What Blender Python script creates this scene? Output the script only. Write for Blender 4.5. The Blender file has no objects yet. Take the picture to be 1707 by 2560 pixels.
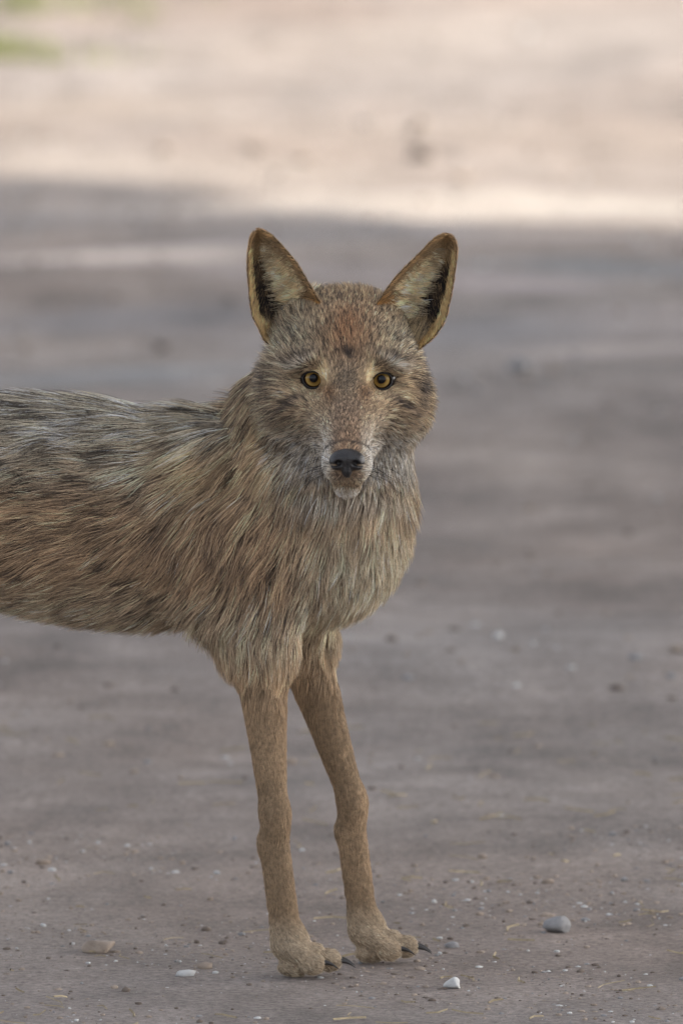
import bpy, math, random
import numpy as np
from mathutils import Vector, kdtree

random.seed(4)
rng = np.random.default_rng(11)
S = bpy.context.scene
COL = S.collection

# ------------------------------------------------------------------ camera, sky, sun, exposure
SC = 2950.0                      # photograph pixels per metre at the coyote's eyes
EYE_Z = 0.52
CAM = np.array([0.0, -12.0, 1.5])
AIM = np.array([0.0, 0.0, EYE_Z - (1280 - 952) / SC])
cam_d = bpy.data.cameras.new('camera')
cam = bpy.data.objects.new('camera', cam_d)
COL.objects.link(cam)
S.camera = cam
cam.location = CAM
cam.rotation_euler = Vector(AIM - CAM).to_track_quat('-Z', 'Y').to_euler()
DIST = float(np.linalg.norm(AIM - CAM))
cam_d.sensor_width = 36
cam_d.sensor_height = 36
cam_d.sensor_fit = 'VERTICAL'
cam_d.lens = 36 * DIST / (2560 / SC)
cam_d.clip_start = 0.5
cam_d.clip_end = 2000
cam_d.dof.use_dof = True
cam_d.dof.focus_distance = DIST
cam_d.dof.aperture_fstop = 11.0

SUN_EL, SUN_AZ = 34.0, 68.0      # azimuth from +Y towards +X
world = bpy.data.worlds.new('World')
S.world = world
world.use_nodes = True
wn = world.node_tree
bg = wn.nodes['Background']
sky = wn.nodes.new('ShaderNodeTexSky')
sky.sky_type = 'NISHITA'
sky.sun_disc = False
sky.sun_elevation = math.radians(SUN_EL)
sky.sun_rotation = math.radians(SUN_AZ)
sky.dust_density = 3.0
sky.air_density = 0.7
sky.ozone_density = 1.0
hs = wn.nodes.new('ShaderNodeHueSaturation')
hs.inputs['Saturation'].default_value = 0.33
wn.links.new(sky.outputs[0], hs.inputs['Color'])
wn.links.new(hs.outputs[0], bg.inputs[0])
bg.inputs[1].default_value = 0.15
sun_d = bpy.data.lights.new('sun', 'SUN')
sun_d.energy = 2.6
sun_d.angle = math.radians(0.5)
sun_d.color = (1.0, 0.90, 0.77)
sun = bpy.data.objects.new('sun', sun_d)
COL.objects.link(sun)
el, az = math.radians(SUN_EL), math.radians(SUN_AZ)
SDIR = Vector((math.sin(az) * math.cos(el), math.cos(az) * math.cos(el), math.sin(el)))
sun.rotation_euler = SDIR.to_track_quat('Z', 'Y').to_euler()
sun.location = SDIR * 40
S.view_settings.view_transform = 'Standard'
S.view_settings.look = 'None'
S.view_settings.exposure = 1.62
S.view_settings.gamma = 1.0

# ------------------------------------------------------------------ helpers
_f = (Vector(AIM - CAM)).normalized()
_r = _f.cross(Vector((0, 0, 1))).normalized()
_u = _r.cross(_f)
def ray(px, py):
    return _f * DIST + _r * ((px - 853.5) / SC) + _u * ((1280 - py) / SC)
def at_y(px, py, y):
    d = ray(px, py); t = (y - CAM[1]) / d.y
    return np.array([CAM[0] + d.x * t, y, CAM[2] + d.z * t])
def at_ground(px, py):
    d = ray(px, py); t = -CAM[2] / d.z
    return np.array([d.x * t, CAM[1] + d.y * t, 0.0])
def to_px(p):
    """photograph coordinates of points (used only to look up where a marking lies on the head)"""
    q = p - CAM
    f, r, u = np.array(_f), np.array(_r), np.array(_u)
    w = q @ f
    return 853.5 + (q @ r) / w * DIST * SC, 1280 - (q @ u) / w * DIST * SC

def tag(o, label=None, cat=None, group=None, kind=None):
    if label: o['label'] = label
    if cat: o['category'] = cat
    if group: o['group'] = group
    if kind: o['kind'] = kind
    return o

def mesh_obj(name, verts, faces, mat=None, parent=None, smooth=True):
    me = bpy.data.meshes.new(name)
    verts = np.asarray(verts, dtype=np.float32)
    if isinstance(faces, np.ndarray):
        n, k = faces.shape
        me.vertices.add(len(verts)); me.vertices.foreach_set('co', verts.ravel())
        me.loops.add(n * k); me.loops.foreach_set('vertex_index', faces.astype(np.int32).ravel())
        me.polygons.add(n); me.polygons.foreach_set('loop_start', np.arange(0, n * k, k, dtype=np.int32))
        me.update(calc_edges=True); me.validate()
    else:
        me.from_pydata(verts.tolist(), [], faces); me.update()
    if smooth:
        me.polygons.foreach_set('use_smooth', np.ones(len(me.polygons), dtype=bool))
    o = bpy.data.objects.new(name, me)
    COL.objects.link(o)
    if mat: me.materials.append(mat)
    if parent: o.parent = parent
    return o

def lin(r, g, b):
    return tuple(((c / 255) / 12.92 if c / 255 <= .04045 else ((c / 255 + .055) / 1.055) ** 2.4) for c in (r, g, b))

def new_mat(name):
    m = bpy.data.materials.new(name); m.use_nodes = True
    return m, m.node_tree, m.node_tree.nodes['Principled BSDF']

def nz(nt, scale, detail=4, rough=.55, vec=None, dist=0.0):
    n = nt.nodes.new('ShaderNodeTexNoise')
    n.inputs['Scale'].default_value = scale
    n.inputs['Detail'].default_value = detail
    n.inputs['Roughness'].default_value = rough
    n.inputs['Distortion'].default_value = dist
    if vec is not None: nt.links.new(vec, n.inputs['Vector'])
    return n.outputs['Fac']
def ramp(nt, fac, stops):
    r = nt.nodes.new('ShaderNodeValToRGB')
    nt.links.new(fac, r.inputs[0])
    e = r.color_ramp.elements
    while len(e) < len(stops): e.new(0.5)
    for i, (p, c) in enumerate(stops):
        e[i].position = p
        e[i].color = (c, c, c, 1) if isinstance(c, (int, float)) else (*c, 1)
    return r.outputs[0]
def mix(nt, fac, a, b, mode='MIX'):
    m = nt.nodes.new('ShaderNodeMix'); m.data_type = 'RGBA'; m.blend_type = mode
    for sock, v in ((m.inputs[0], fac), (m.inputs[6], a), (m.inputs[7], b)):
        if hasattr(v, 'links') or isinstance(v, bpy.types.NodeSocket): nt.links.new(v, sock)
        elif isinstance(v, (int, float)): sock.default_value = v
        else: sock.default_value = (*v, 1)
    return m.outputs[2]
def mapping(nt, scale, loc=(0, 0, 0), rot=(0, 0, 0)):
    g = nt.nodes.new('ShaderNodeNewGeometry')
    m = nt.nodes.new('ShaderNodeMapping')
    m.inputs['Scale'].default_value = scale
    m.inputs['Location'].default_value = loc
    m.inputs['Rotation'].default_value = rot
    nt.links.new(g.outputs['Position'], m.inputs['Vector'])
    return m.outputs[0]
def blob(nt, c, r, soft=.6, ang=0.0):
    """soft elliptical patch on the ground at world (x, y)"""
    g = nt.nodes.new('ShaderNodeNewGeometry')
    sub = nt.nodes.new('ShaderNodeVectorMath'); sub.operation = 'SUBTRACT'
    nt.links.new(g.outputs['Position'], sub.inputs[0]); sub.inputs[1].default_value = (c[0], c[1], 0)
    m = nt.nodes.new('ShaderNodeMapping'); m.vector_type = 'TEXTURE'
    m.inputs['Rotation'].default_value = (0, 0, ang)
    m.inputs['Scale'].default_value = (r[0], r[1], 1)
    nt.links.new(sub.outputs[0], m.inputs['Vector'])
    n = nt.nodes.new('ShaderNodeTexNoise'); n.inputs['Scale'].default_value = 1.7
    nt.links.new(m.outputs[0], n.inputs['Vector'])
    ln = nt.nodes.new('ShaderNodeVectorMath'); ln.operation = 'LENGTH'
    nt.links.new(m.outputs[0], ln.inputs[0])
    ad = nt.nodes.new('ShaderNodeMath'); ad.operation = 'ADD'
    nt.links.new(ln.outputs['Value'], ad.inputs[0]); nt.links.new(n.outputs['Fac'], ad.inputs[1])
    mr = nt.nodes.new('ShaderNodeMapRange'); mr.interpolation_type = 'SMOOTHSTEP'
    mr.inputs['From Min'].default_value = 1.5 + soft * .2; mr.inputs['From Max'].default_value = 1.5 - soft
    nt.links.new(ad.outputs[0], mr.inputs['Value'])
    return mr.outputs[0]

# ------------------------------------------------------------------ ground
mg, nt, bs = new_mat('dirt_ground')
base = ramp(nt, nz(nt, 1.0, 6, .62, mapping(nt, (1.6, 0.55, 1))), [(.30, (.215, .168, .14)), (.5, (.28, .228, .195)), (.72, (.345, .29, .25))])
grey = ramp(nt, nz(nt, 1.0, 5, .6, mapping(nt, (1.1, .5, 1), (7, 3, 0))), [(.38, 0.0), (.62, 1.0)])
c = mix(nt, grey, base, mix(nt, .5, base, (.25, .232, .222)))
grain = ramp(nt, nz(nt, 130, 8, .85, mapping(nt, (1, 1, 1))), [(.38, .45), (.5, 1.0), (.62, 1.5)])
c = mix(nt, .8, c, grain, 'MULTIPLY')
mid = ramp(nt, nz(nt, 9, 5, .65, mapping(nt, (1, .8, 1))), [(.32, .74), (.5, 1.0), (.68, 1.22)])
c = mix(nt, .75, c, mid, 'MULTIPLY')
blot = ramp(nt, nz(nt, 1.0, 4, .6, mapping(nt, (6, 1.3, 1), (3, 9, 0))), [(.34, .66), (.5, 1.0), (.66, 1.25)])
c = mix(nt, .6, c, blot, 'MULTIPLY')
strk = ramp(nt, nz(nt, 1.0, 4, .6, mapping(nt, (1.9, 3.2, 1), (1, 2, 0), (0, 0, .35)), 1.2), [(.34, .76), (.5, 1.0), (.66, 1.22)])
c = mix(nt, .7, c, strk, 'MULTIPLY')
PATCH = [  # px, py, half width m, half depth m, colour, strength : pale, grey and darker patches in the ground colour
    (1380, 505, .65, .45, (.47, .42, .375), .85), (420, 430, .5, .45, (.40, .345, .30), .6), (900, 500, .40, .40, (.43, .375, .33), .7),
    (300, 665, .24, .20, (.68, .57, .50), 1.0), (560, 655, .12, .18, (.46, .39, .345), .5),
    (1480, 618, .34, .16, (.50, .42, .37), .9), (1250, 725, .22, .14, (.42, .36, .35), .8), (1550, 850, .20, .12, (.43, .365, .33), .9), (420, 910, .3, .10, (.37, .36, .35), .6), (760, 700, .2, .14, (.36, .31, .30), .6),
    (1600, 800, .18, .2, (.37, .32, .30), .6), (200, 930, .25, .2, (.24, .25, .26), .6),
    (300, 790, .3, .2, (.23, .22, .225), .6), (120, 560, .25, .35, (.20, .19, .19), .6),
    (850, 620, .3, .2, (.22, .215, .22), .55), (1550, 690, .3, .14, (.24, .25, .26), .6),
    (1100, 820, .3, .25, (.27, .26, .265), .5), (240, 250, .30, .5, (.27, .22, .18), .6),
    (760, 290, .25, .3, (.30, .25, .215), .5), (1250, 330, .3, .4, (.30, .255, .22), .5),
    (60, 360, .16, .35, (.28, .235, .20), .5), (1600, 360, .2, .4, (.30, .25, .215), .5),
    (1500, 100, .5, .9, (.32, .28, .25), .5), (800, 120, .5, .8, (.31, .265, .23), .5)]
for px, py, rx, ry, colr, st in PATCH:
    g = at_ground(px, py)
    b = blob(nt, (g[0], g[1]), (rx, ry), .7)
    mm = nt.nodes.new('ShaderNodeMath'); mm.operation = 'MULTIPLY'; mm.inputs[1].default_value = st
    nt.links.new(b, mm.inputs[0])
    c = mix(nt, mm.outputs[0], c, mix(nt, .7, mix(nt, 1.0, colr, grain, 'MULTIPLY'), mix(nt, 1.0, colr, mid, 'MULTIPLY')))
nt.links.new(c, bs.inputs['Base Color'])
bs.inputs['Roughness'].default_value = .95
bs.inputs['Specular IOR Level'].default_value = .2
bmp = nt.nodes.new('ShaderNodeBump'); bmp.inputs['Strength'].default_value = .8; bmp.inputs['Distance'].default_value = .012
ad = nt.nodes.new('ShaderNodeMath'); ad.operation = 'ADD'
nt.links.new(nz(nt, 70, 6, .75, mapping(nt, (1, 1, 1))), ad.inputs[0]); nt.links.new(nz(nt, 14, 4, .6, mapping(nt, (1, 1, 1))), ad.inputs[1])
nt.links.new(ad.outputs[0], bmp.inputs['Height'])
nt.links.new(bmp.outputs[0], bs.inputs['Normal'])

def hills(x, y):
    """low swells of the trodden track, in metres"""
    z = .010 * np.sin(1.7 * x + .9 * y) + .012 * np.sin(2.3 * y - .8 * x + 1) + .006 * np.sin(5.1 * y + 2.2 * x) + .004 * np.sin(11 * x - 7 * y)
    d = np.hypot(x + .2, y - .15)
    return z * np.clip((d - .5) / 1.5, 0, 1)
gx = np.concatenate([[-900, -300, -100, -40, -15], np.arange(-6, 6.01, .12), [15, 40, 100, 300, 900]])
gy = np.concatenate([[-900, -300, -100, -40, -15], np.arange(-6, 18.01, .12), [25, 40, 100, 300, 900]])
GX, GY = np.meshgrid(gx, gy, indexing='ij')
near = (np.abs(GX) < 7) & (GY > -7) & (GY < 19)
GZ = np.where(near, hills(GX, GY), 0)
n0, n1 = GX.shape
idx = np.arange(n0 * n1).reshape(n0, n1)
q = np.stack([idx[:-1, :-1], idx[1:, :-1], idx[1:, 1:], idx[:-1, 1:]], -1).reshape(-1, 4)
ground = mesh_obj('ground', np.stack([GX, GY, GZ], -1).reshape(-1, 3), q, mg)
tag(ground, 'pale dusty dirt track, grey and tan', 'ground', kind='structure')

# ------------------------------------------------------------------ stones and gravel
def stone_shape(seed, sub=2, sq=(1, .8, .55)):
    import bmesh
    r = np.random.default_rng(seed)
    bm = bmesh.new(); bmesh.ops.create_icosphere(bm, subdivisions=sub, radius=1)
    v = np.array([list(a.co) for a in bm.verts]); f = np.array([[a.index for a in p.verts] for p in bm.faces])
    bm.free()
    for _ in range(9):
        d = r.normal(size=3); d /= np.linalg.norm(d)
        h = r.uniform(.45, .85); s = v @ d
        v = v - np.outer(np.clip(s - h, 0, None) * .85, d)
    v += .05 * np.sin(v[:, [1, 2, 0]] * 4 + r.uniform(0, 6, 3))
    return v * np.array(sq) * r.uniform(.85, 1.15, 3), f

def stone_mat(name, c1, c2):
    m, nt, bs = new_mat(name)
    tc = nt.nodes.new('ShaderNodeTexCoord')
    oi = nt.nodes.new('ShaderNodeObjectInfo')
    cc = ramp(nt, nz(nt, 55, 6, .7, tc.outputs['Object']), [(.3, c1), (.7, c2)])
    nt.links.new(cc, bs.inputs['Base Color']); bs.inputs['Roughness'].default_value = .9
    b = nt.nodes.new('ShaderNodeBump'); b.inputs['Strength'].default_value = .5; b.inputs['Distance'].default_value = .003
    nt.links.new(nz(nt, 160, 5, .7, tc.outputs['Object']), b.inputs['Height']); nt.links.new(b.outputs[0], bs.inputs['Normal'])
    return m
M_BROWN = stone_mat('brown_stone', (.10, .075, .06), (.19, .15, .12))
M_GREY = stone_mat('grey_stone', (.17, .165, .165), (.30, .29, .285))
M_PALE = stone_mat('pale_stone', (.42, .42, .41), (.62, .60, .57))
M_TAN = stone_mat('tan_stone', (.22, .17, .13), (.36, .29, .23))
STONES = [  # px, py, radius m, material, label
    (1055, 395, .026, M_BROWN, 'darkest brown stone on the sunlit track, above the gap between the ears'),
    (1048, 322, .015, M_TAN, 'tan clod just beyond the darkest brown stone'),
    (632, 380, .015, M_TAN, 'tan clod on the sunlit track, above the left ear'),
    (1155, 440, .015, M_TAN, 'small tan clod at the near edge of the sunlit track'),
    (757, 408, .016, M_TAN, 'small tan clod left of centre on the sunlit track'),
    (408, 392, .015, M_TAN, 'small tan clod on the sunlit track nearest the shade at left'),
    (405, 835, .014, M_BROWN, 'reddish brown stone in the shade above the coyote back'),
    (1303, 945, .019, M_GREY, 'light grey stone in the shade right of the coyote head'),
    (1030, 345, .012, M_BROWN, 'little brown stone touching the darkest brown stone'),
    (1400, 2330, .017, M_GREY, 'rounded grey stone on the ground right of the front paws'),
    (250, 2380, .014, M_TAN, 'tan stone on the ground left of the front paws'),
    (1130, 2470, .010, M_PALE, 'small whitish stone in front of the paws')]
for i, (px, py, r, m, lab) in enumerate(STONES):
    v, f = stone_shape(100 + i, 3, (1.1, .9, .62))
    g = at_ground(px, py)
    o = mesh_obj('stone', v * r, f, m)
    o.location = (g[0], g[1], hills(g[0], g[1]) + r * .32)
    o.rotation_euler = (0, 0, i * 1.3)
    tag(o, lab, 'stone', 'stones lying on the track')

protos = [stone_shape(s, 1) for s in range(8)]
V, F, MI = [], [], []
off = 0
def scatter(n, x0, x1, y0, y1, r0, r1):
    global off
    for _ in range(n):
        x, y = random.uniform(x0, x1), random.uniform(y0, y1)
        if math.sin(x * 7 + 2 * math.sin(y * 5)) + math.sin(y * 9 + 3 * math.sin(x * 4)) < random.uniform(-2.2, 1.6): continue
        r = r0 * (r1 / r0) ** (random.random() ** 2.2)
        v, f = protos[random.randrange(8)]
        a = random.uniform(0, 6.28); ca, sa = math.cos(a), math.sin(a)
        w = v * r
        w = np.stack([w[:, 0] * ca - w[:, 1] * sa + x, w[:, 0] * sa + w[:, 1] * ca + y, w[:, 2] + float(hills(np.float64(x), np.float64(y))) + r * random.uniform(-.35, .25)], -1)
        V.append(w); F.append(f + off); off += len(v)
        MI.extend([random.choice((0, 0, 1, 2, 2, 2, 3))] * len(f))
scatter(26000, -.75, .75, -1.3, 1.2, .0009, .005)
scatter(260, -.9, .9, -1.4, 1.6, .005, .012)
scatter(3500, -1.2, 1.2, 1.6, 9, .003, .011)
scatter(1500, -1.4, 1.4, 9, 14, .004, .014)
gr = mesh_obj('gravel', np.concatenate(V), np.concatenate(F), None)
for m in (M_BROWN, M_GREY, M_TAN, M_PALE): gr.data.materials.append(m)
gr.data.polygons.foreach_set('material_index', np.array(MI, dtype=np.int32))
tag(gr, 'loose fine gravel and pebbles scattered over the dirt', 'gravel', kind='stuff')

lv, lf = [], []
for _ in range(420):
    x, y = random.uniform(-.7, .7), random.uniform(-1.3, 2.2)
    a = random.uniform(0, 6.28); Ln = random.uniform(.006, .035); w = random.uniform(.0004, .0011); k = len(lv)
    z0 = float(hills(np.float64(x), np.float64(y)))
    for t in (0, .5, 1):
        b_ = a + .5 * t * random.uniform(-1, 1)
        qx, qy, qz = x + math.cos(b_) * Ln * t, y + math.sin(b_) * Ln * t, z0 + .0012 + .004 * t * random.random()
        lv.extend([(qx - w * math.sin(a), qy + w * math.cos(a), qz), (qx + w * math.sin(a), qy - w * math.cos(a), qz), (qx, qy, qz + w * 1.5)])
    for t in (0, 3):
        for e in ((0, 1), (1, 2), (2, 0)): lf.append((k + t + e[0], k + t + e[1], k + t + 3 + e[1], k + t + 3 + e[0]))
litter = mesh_obj('plant_litter', lv, lf, stone_mat('dry_straw', (.16, .12, .07), (.42, .34, .21)), smooth=False)
tag(litter, 'bits of dry straw and twig lying on the dirt', 'litter', kind='stuff')

# ------------------------------------------------------------------ far grass
mgr, nt, bs = new_mat('grass_blades')
at = nt.nodes.new('ShaderNodeTexNoise'); at.inputs['Scale'].default_value = 3
nt.links.new(ramp(nt, at.outputs[0], [(.3, (.27, .30, .12)), (.7, (.44, .43, .22))]), bs.inputs['Base Color'])
bs.inputs['Roughness'].default_value = .6
gv, gf = [], []
def tuft(cx, cy, rad, n, h):
    for _ in range(int(n * .45)):
        a, rr = random.uniform(0, 6.28), rad * abs(random.gauss(0, .6))
        x, y = cx + math.cos(a) * rr, cy + math.sin(a) * rr
        b = random.uniform(0, 6.28); w = random.uniform(.0015, .003); hh = h * random.uniform(.5, 1.2)
        lx, ly = math.cos(b + 1.57) * hh * random.uniform(.1, .6), math.sin(b + 1.57) * hh * random.uniform(.1, .6)
        k = len(gv)
        gv.extend([(x - w * math.cos(b), y - w * math.sin(b), -.005), (x + w * math.cos(b), y + w * math.sin(b), -.005),
                   (x + lx * .4 + w * .7, y + ly * .4, hh * .6), (x + lx, y + ly, hh)])
        gf.extend([(k, k + 1, k + 2), (k, k + 2, k + 3)])
for px, py, rad, n, h in [(10, 140, .09, 300, .045), (120, 150, .06, 60, .04), (350, 50, .10, 40, .04), (60, 20, .14, 320, .05),
                          (300, 10, .14, 120, .05), (250, 150, .10, 60, .03), (900, -30, .12, 100, .04)]:
    g = at_ground(px, py); tuft(g[0], g[1], rad, n, h)
for _ in range(500):
    y = random.uniform(16.5, 26); tuft(random.uniform(-4, 4), y, random.uniform(.05, .2), 60, .07)
grass = mesh_obj('grass', gv, gf, mgr, smooth=False)
tag(grass, 'sparse green grass tufts at the far edge of the track', 'grass', kind='stuff')

# ------------------------------------------------------------------ shade tree standing beside the track, its crown throws the shade the coyote is in
def make_tree(base, crown_c, crown_r, seed):
    r = np.random.default_rng(seed)
    root = bpy.data.objects.new('shade_tree', None); COL.objects.link(root); root.location = base
    tag(root, 'big leafy tree beside the track casting the broad shade', 'tree')
    mb, nt, bs = new_mat('bark')
    nt.links.new(ramp(nt, nz(nt, 8, 6, .7, mapping(nt, (3, 3, .5))), [(.3, (.06, .045, .035)), (.7, (.20, .16, .13))]), bs.inputs['Base Color'])
    bs.inputs['Roughness'].default_value = .95
    ml, nt, bs = new_mat('leaves')
    nt.links.new(ramp(nt, nz(nt, 2.5, 3), [(.3, (.04, .07, .02)), (.7, (.09, .13, .035))]), bs.inputs['Base Color'])
    bs.inputs['Roughness'].default_value = .6
    tv, tf = [], []
    def limb(a, b, ra, rb, seg=7, wob=.0):
        k0 = len(tv); a, b = np.array(a, float), np.array(b, float)
        ax = (b - a) / np.linalg.norm(b - a); s = np.cross(ax, [0.3, .9, .1]); s /= np.linalg.norm(s); t = np.cross(ax, s)
        for i in range(seg + 1):
            u = i / seg; p = a + (b - a) * u + (s * math.sin(u * 5) + t * math.cos(u * 4)) * wob * math.sin(u * 3.14); rr = ra + (rb - ra) * u
            for j in range(9):
                th = j / 9 * 6.283; tv.append(p + (s * math.cos(th) + t * math.sin(th)) * rr * (1 + .08 * math.sin(3 * th + i)))
        for i in range(seg):
            for j in range(9):
                A = k0 + i * 9 + j; B = k0 + i * 9 + (j + 1) % 9
                tf.append((A, B, B + 9, A + 9))
    rel = np.array(crown_c) - np.array(base)
    fork = rel * np.array([.3, .3, .42])
    limb((0, 0, -.1), fork, .36, .26, wob=.12)
    for i in range(13):
        d = r.normal(size=3); d[2] = abs(d[2]) * .7; d /= np.linalg.norm(d)
        end = rel + d * np.array(crown_r) * .75
        limb(fork, end, .17, .03, wob=.5)
    n = 60000
    d = r.normal(size=(n, 3)); d /= np.linalg.norm(d, axis=1)[:, None]
    d *= 1 / (np.abs(d) ** 3.2).sum(1)[:, None] ** (1 / 3.2)
    rad = r.uniform(.0, 1, n) ** (1 / 3.5)
    bump = 1 + .04 * np.sin(5 * d[:, 0] + 2) * np.cos(4 * d[:, 1]) + .03 * np.sin(13 * d[:, 1] + 7 * d[:, 2]) 
    c = rel + d * (rad * bump)[:, None] * np.array(crown_r)
    for bc, br, bn in BOUGHS:      # unseen leafy boughs added to the crown to shape the shade's edge
        dd = r.normal(size=(bn, 3)); dd /= np.linalg.norm(dd, axis=1)[:, None]
        c = np.concatenate([c, np.array(bc) - np.array(base) + dd * (r.uniform(0, 1, bn) ** (1 / 3))[:, None] * np.array(br)])
        limb(rel, np.array(bc) - np.array(base), .09, .03, wob=.2)
    n = len(c)
    a = r.normal(size=(n, 3)); a /= np.linalg.norm(a, axis=1)[:, None]
    b = np.cross(a, r.normal(size=(n, 3))); b /= np.linalg.norm(b, axis=1)[:, None]
    L = r.uniform(.10, .20, n)[:, None]
    v = np.stack([c - a * L, c - b * L * .55, c + a * L, c + b * L * .55], 1).reshape(-1, 3)
    mesh_obj('trunk', tv, tf, mb, root)
    mesh_obj('crown', v, np.arange(4 * n).reshape(n, 4), ml, root, smooth=False)
    return root
cr_h = 8.0
shift = -SDIR * (cr_h / SDIR.z)        # where the crown centre's shadow falls, relative to it
target_shadow = (-3.5, 1.45)             # centre of the shade on the ground
cc = (target_shadow[0] - shift.x, target_shadow[1] - shift.y, cr_h)
def over(x, y, z):
    return (x + SDIR.x / SDIR.z * z, y + SDIR.y / SDIR.z * z, z)
BOUGHS = [(over(-2.0, 8.85, 5.2), (1.5, 1.5, .9), 8000), (over(-.95, 8.8, 5.2), (.7, .85, .6), 4200), (over(1.6, 7.65, 5.4), (1.6, 1.1, .8), 7000), (over(.45, 7.95, 5.4), (.8, .75, .6), 4500)]
make_tree((cc[0] + .6, cc[1] + .3, 0), cc, (5.6, 6.9, 3.4), 5)

# ------------------------------------------------------------------ coyote: one continuous body from blended shapes
def ax_grid(segs):
    out = []
    for a, b, h in segs:
        out.append(np.arange(a, b, h))
    out.append([segs[-1][1]])
    return np.concatenate(out).astype(np.float32)
XS = ax_grid([(-.86, -.30, .007), (-.30, -.075, .004), (-.075, .085, .002), (.085, .14, .005)])
YS = ax_grid([(-.13, .115, .002), (.115, .27, .004)])
ZS = ax_grid([(-.005, .07, .0025), (.07, .40, .005), (.40, .62, .002)])
FIELD = np.full((len(XS), len(YS), len(ZS)), .5, dtype=np.float32)
PRIMS = []        # (distance function, flow vector, flow weight scale)
def _rotm(e):
    from mathutils import Euler
    return np.array(Euler(e).to_matrix(), dtype=np.float32)
def ell(c, r, k=.02, flow=None, rot=None, cut=False):
    c = np.array(c, np.float32); r = np.array(r, np.float32)
    R = _rotm(rot) if rot else None
    def f(x, y, z):
        px, py, pz = x - c[0], y - c[1], z - c[2]
        if R is not None:
            px, py, pz = (R[0, 0] * px + R[1, 0] * py + R[2, 0] * pz, R[0, 1] * px + R[1, 1] * py + R[2, 1] * pz, R[0, 2] * px + R[1, 2] * py + R[2, 2] * pz)
        k0 = np.sqrt((px / r[0]) ** 2 + (py / r[1]) ** 2 + (pz / r[2]) ** 2) + 1e-6
        k1 = np.sqrt((px / r[0] ** 2) ** 2 + (py / r[1] ** 2) ** 2 + (pz / r[2] ** 2) ** 2) + 1e-6
        return k0 * (k0 - 1) / k1
    m = r.max() + k + .02
    add(f, c - m, c + m, k, flow, cut)
def cap(a, b, ra, rb, k=.02, flow=None):
    a = np.array(a, np.float32); b = np.array(b, np.float32); d = b - a; L2 = float(d @ d)
    def f(x, y, z):
        t = np.clip(((x - a[0]) * d[0] + (y - a[1]) * d[1] + (z - a[2]) * d[2]) / L2, 0, 1)
        return np.sqrt((x - a[0] - t * d[0]) ** 2 + (y - a[1] - t * d[1]) ** 2 + (z - a[2] - t * d[2]) ** 2) - (ra + (rb - ra) * t)
    m = max(ra, rb) + k + .02
    if flow is None: flow = tuple(d / math.sqrt(L2))
    add(f, np.minimum(a, b) - m, np.maximum(a, b) + m, k, flow, False)
def add(f, lo, hi, k, flow, cut):
    ix = np.where((XS >= lo[0]) & (XS <= hi[0]))[0]; iy = np.where((YS >= lo[1]) & (YS <= hi[1]))[0]; iz = np.where((ZS >= lo[2]) & (ZS <= hi[2]))[0]
    if not (len(ix) and len(iy) and len(iz)): return
    sl = (slice(ix[0], ix[-1] + 1), slice(iy[0], iy[-1] + 1), slice(iz[0], iz[-1] + 1))
    d = f(XS[sl[0]][:, None, None], YS[sl[1]][None, :, None], ZS[sl[2]][None, None, :]).astype(np.float32)
    F = FIELD[sl]
    if cut:
        h = np.clip(.5 - .5 * (F + d) / k, 0, 1)
        FIELD[sl] = F * (1 - h) + (-d) * h + k * h * (1 - h)
    else:
        h = np.clip(.5 + .5 * (F - d) / k, 0, 1)
        FIELD[sl] = F * (1 - h) + d * h - k * h * (1 - h)
        PRIMS.append((f, flow))
HX = (867 - 853.5) / SC            # head centre line
def mir(fn, c, *a, **kw):
    for s in (-1, 1): fn((HX + s * c[0], c[1], c[2]), *a, **kw)
BY = .150                          # the body's middle plane
BACK = (-1, 0, -.22)
# trunk
ell((-.175, BY, .389), (.160, .070, .088), .03, BACK)
ell((-.115, BY, .455), (.040, .030, .022), .02, BACK)
ell((-.325, BY + .01, .4085), (.19, .066, .079), .04, BACK)
ell((-.540, BY + .02, .415), (.12, .062, .074), .04, BACK)
ell((-.098, BY - .052, .385), (.058, .038, .090), .02, (-.6, 0, -.8))
ell((-.075, BY + .045, .390), (.060, .032, .092), .03, (-.6, 0, -.8))
ell((-.025, BY - .01, .385), (.066, .054, .080), .04, (-.25, 0, -1))
# neck
cap((-.008, .095, .495), (-.045, BY, .400), .050, .068, .03, (-.35, .1, -1))
cap((.000, .085, .475), (-.015, BY - .02, .385), .050, .064, .04, (-.1, .1, -1))
ell((-.040, .105, .478), (.034, .040, .046), .03, (-.8, .1, -.7))
# head
HEAD = 'head'
ell((HX, .080, .538), (.046, .060, .043), .025, HEAD)
mir(ell, (.022, .085, .556), (.022, .034, .027), .03, HEAD)
ell((HX, .036, .540), (.045, .040, .033), .03, HEAD)
mir(ell, (.031, .048, .500), (.030, .046, .034), .025, HEAD)
ell((HX, .020, .505), (.036, .045, .036), .02, HEAD)
cap((HX, .005, .507), (HX, -.080, .462), .0265, .0165, .022, HEAD)
mir(ell, (.007, -.074, .455), (.0125, .022, .0125), .012, HEAD)
cap((HX, .02, .468), (HX, -.066, .437), .024, .0105, .012, HEAD)
mir(cap, (.0, .0, .0), (0, 0, 0), 0, 0) if False else None
for s in (-1, 1):
    ell((HX + s * .031, .004, .536), (.017, .014, .009), .010, HEAD)          # brow
    ell((HX + s * .033, .014, .497), (.017, .014, .010), .012, HEAD)          # cheekbone under the eye
    ell((HX + s * .0305, -.012, .5195), (.0125, .017, .0110), .008, None, cut=True)  # socket
    # mouth corner crease
    ell((HX + s * .017, -.040, .4525), (.006, .040, .0016), .004, None, rot=(math.radians(25), 0, 0), cut=True)
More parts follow.
